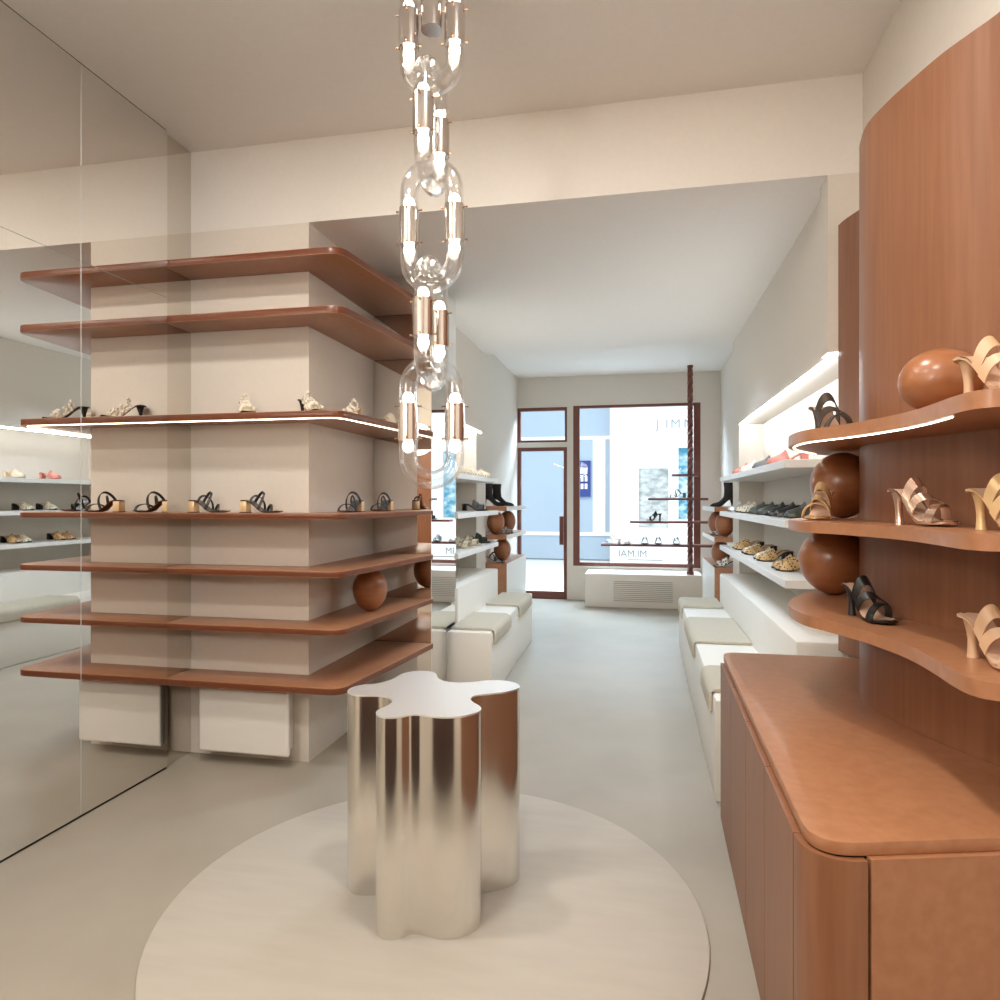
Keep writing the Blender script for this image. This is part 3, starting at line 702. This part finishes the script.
# shoes on the pole's boards
for lab, kd, m, x, z, rz in (('dark heeled mule on the third board of the window pole', 'mule', 'black', 0.20, pz[3], 160), ('pale sandal on the second board of the window pole', 'strappy', 'grey', 0.48, pz[2], 180),
                           ('grey sandal at the left end of the lowest window board', 'strappy', 'silver', -0.32, pz[4], 180), ('grey shoe second from left on the lowest window board', 'clog', 'silver', -0.13, pz[4], -90), ('grey shoe in the middle of the lowest window board', 'slide', 'grey', 0.085, pz[4], -90), ('grey shoe right of middle on the lowest window board', 'slide', 'grey', 0.25, pz[4], -90), ('grey shoe beside the pole on the lowest window board', 'slide', 'grey', 0.47, pz[4], -90)):
    shoe(kd, (m, m, m, m), lab, x, 8.66, z+0.0005, rz, 'shoes on the window boards', sc=1.0)

# ------------------------------------------------------------------ lettering on the window and the street outside
def text_bm(s, size, depth):
    cu = bpy.data.curves.new('t', 'FONT'); cu.body = s; cu.size = size; cu.extrude = depth; cu.align_x = 'LEFT'; cu.space_character = 1.0
    ob = bpy.data.objects.new('t', cu); COL.objects.link(ob)
    dg = bpy.context.evaluated_depsgraph_get(); me = bpy.data.meshes.new_from_object(ob.evaluated_get(dg))
    bm = bmesh.new(); bm.from_mesh(me); bpy.data.objects.remove(ob); bpy.data.meshes.remove(me); return bm
bm = text_bm('MI.MAI', 0.13, 0.001)
bmesh.ops.transform(bm, matrix=Matrix(((-1, 0, 0, 0), (0, 0, 1, 0), (0, 1, 0, 0), (0, 0, 0, 1))), verts=bm.verts)
o = link('window_lettering', bm, M['vinyl']); o.location = (0.12, FAR+0.028, 0.59)
tag(o, 'pale mirrored shop lettering low on the shop window glass', 'lettering')
o = link('window_caption', B(-0.13, 0.32, FAR+0.0275, FAR+0.0295, 0.545, 0.556), M['vinyl'])
tag(o, 'thin faint caption line under the window lettering', 'lettering')
struct('floor_street', B(-14, 14, 9.3, 20, -0.25, -0.02), M['pavement'])
bld = thing('shop_building', 'bright white shop building across the street', 'building', (0, 14.5, 0))
bm = bmesh.new()
W0, W1, V0, V1 = 0.02, 0.63, 0.83, 1.75
for (x0, x1, z0, z1) in ((-0.587, W0, 0, 6.2), (W0, W1, 2.02, 6.2), (W0, W1, 0, 0.76), (W1, V0, 0, 6.2), (V0, V1, 2.45, 6.2), (V0, V1, 0, 0.95), (V1, 7, 0, 6.2)):
    box(bm, x0, x1, 0.0, 0.4, z0, z1)
box(bm, -0.30, 7, -0.02, 0.0, 2.44, 2.50); box(bm, -0.587, 7, -0.03, 0.0, 3.25, 3.36)
link('facade_wall', bm, M['facade'], bld)
o = link('display_window', B(W0, W1, 0.1, 0.2, 0.76, 2.02), M['stonepic'], bld); o['label'] = 'pale stone patterned display'
o = link('display_window', B(V0, V1, 0.1, 0.2, 0.95, 2.45), M['tealpic'], bld); o['label'] = 'teal and white display'
for ch, xx in (('J', 0.37), ('I', 0.56), ('M', 0.665), ('M', 0.93), ('Y', 1.22)):
    bm = text_bm(ch, 0.27, 0.004)
    bmesh.ops.transform(bm, matrix=Matrix(((1, 0, 0, 0), (0, 0, 1, 0), (0, 1, 0, 0), (0, 0, 0, 1))), verts=bm.verts)
    o = link('sign_letter', bm, M['letter'], bld); o.location = (xx, -0.006, 2.86); o['label'] = 'grey sign letter'
pale = thing('pale_building', 'pale grey building across the street behind the door', 'building', (-5, 15.0, 0))
PX = lambda a, b2, c, d, e, f: (a+5, b2+5, c, d, e, f)
link('facade_wall', B(*PX(-6, -0.5, 0.3, 0.9, 0, 6.5)), M['facadeblue'], pale)
bm = bmesh.new()
for q in ((-6, -0.55, 0.28, 0.3, 2.72, 2.80), (-1.0, -0.72, 0.26, 0.3, 0.62, 2.72), (-3.05, -2.95, 0.28, 0.3, 0.62, 2.72), (-6, -0.55, 0.27, 0.3, 0.54, 0.62)): box(bm, *PX(*q))
link('pilaster', bm, M['facade'], pale)
o = link('poster', B(*PX(-1.62, -1.05, 0.24, 0.29, 1.42, 2.24)), M['bluepic'], pale); o['label'] = 'blue poster'
bm = bmesh.new()
for r in range(3):
    for c in range(3): box(bm, *PX(-1.36+c*0.09, -1.30+c*0.09, 0.22, 0.238, 1.60+r*0.17, 1.72+r*0.17))
link('poster_print', bm, M['facade'], pale)
o = link('low_bench', B(-1.30, 0.15, 0.15, 0.95, 0.001, 0.42, 0.01), M['darkwood']); tag(o, 'low dark brown bench before the rug, mirrored in the steel table', 'bench')
# roof slab so that the sun and sky reach the shop only through its glazing
struct('ceiling_roof', B(-3.2, 2.2, -3.6, 9.26, 3.36, 3.6), M['wall'])
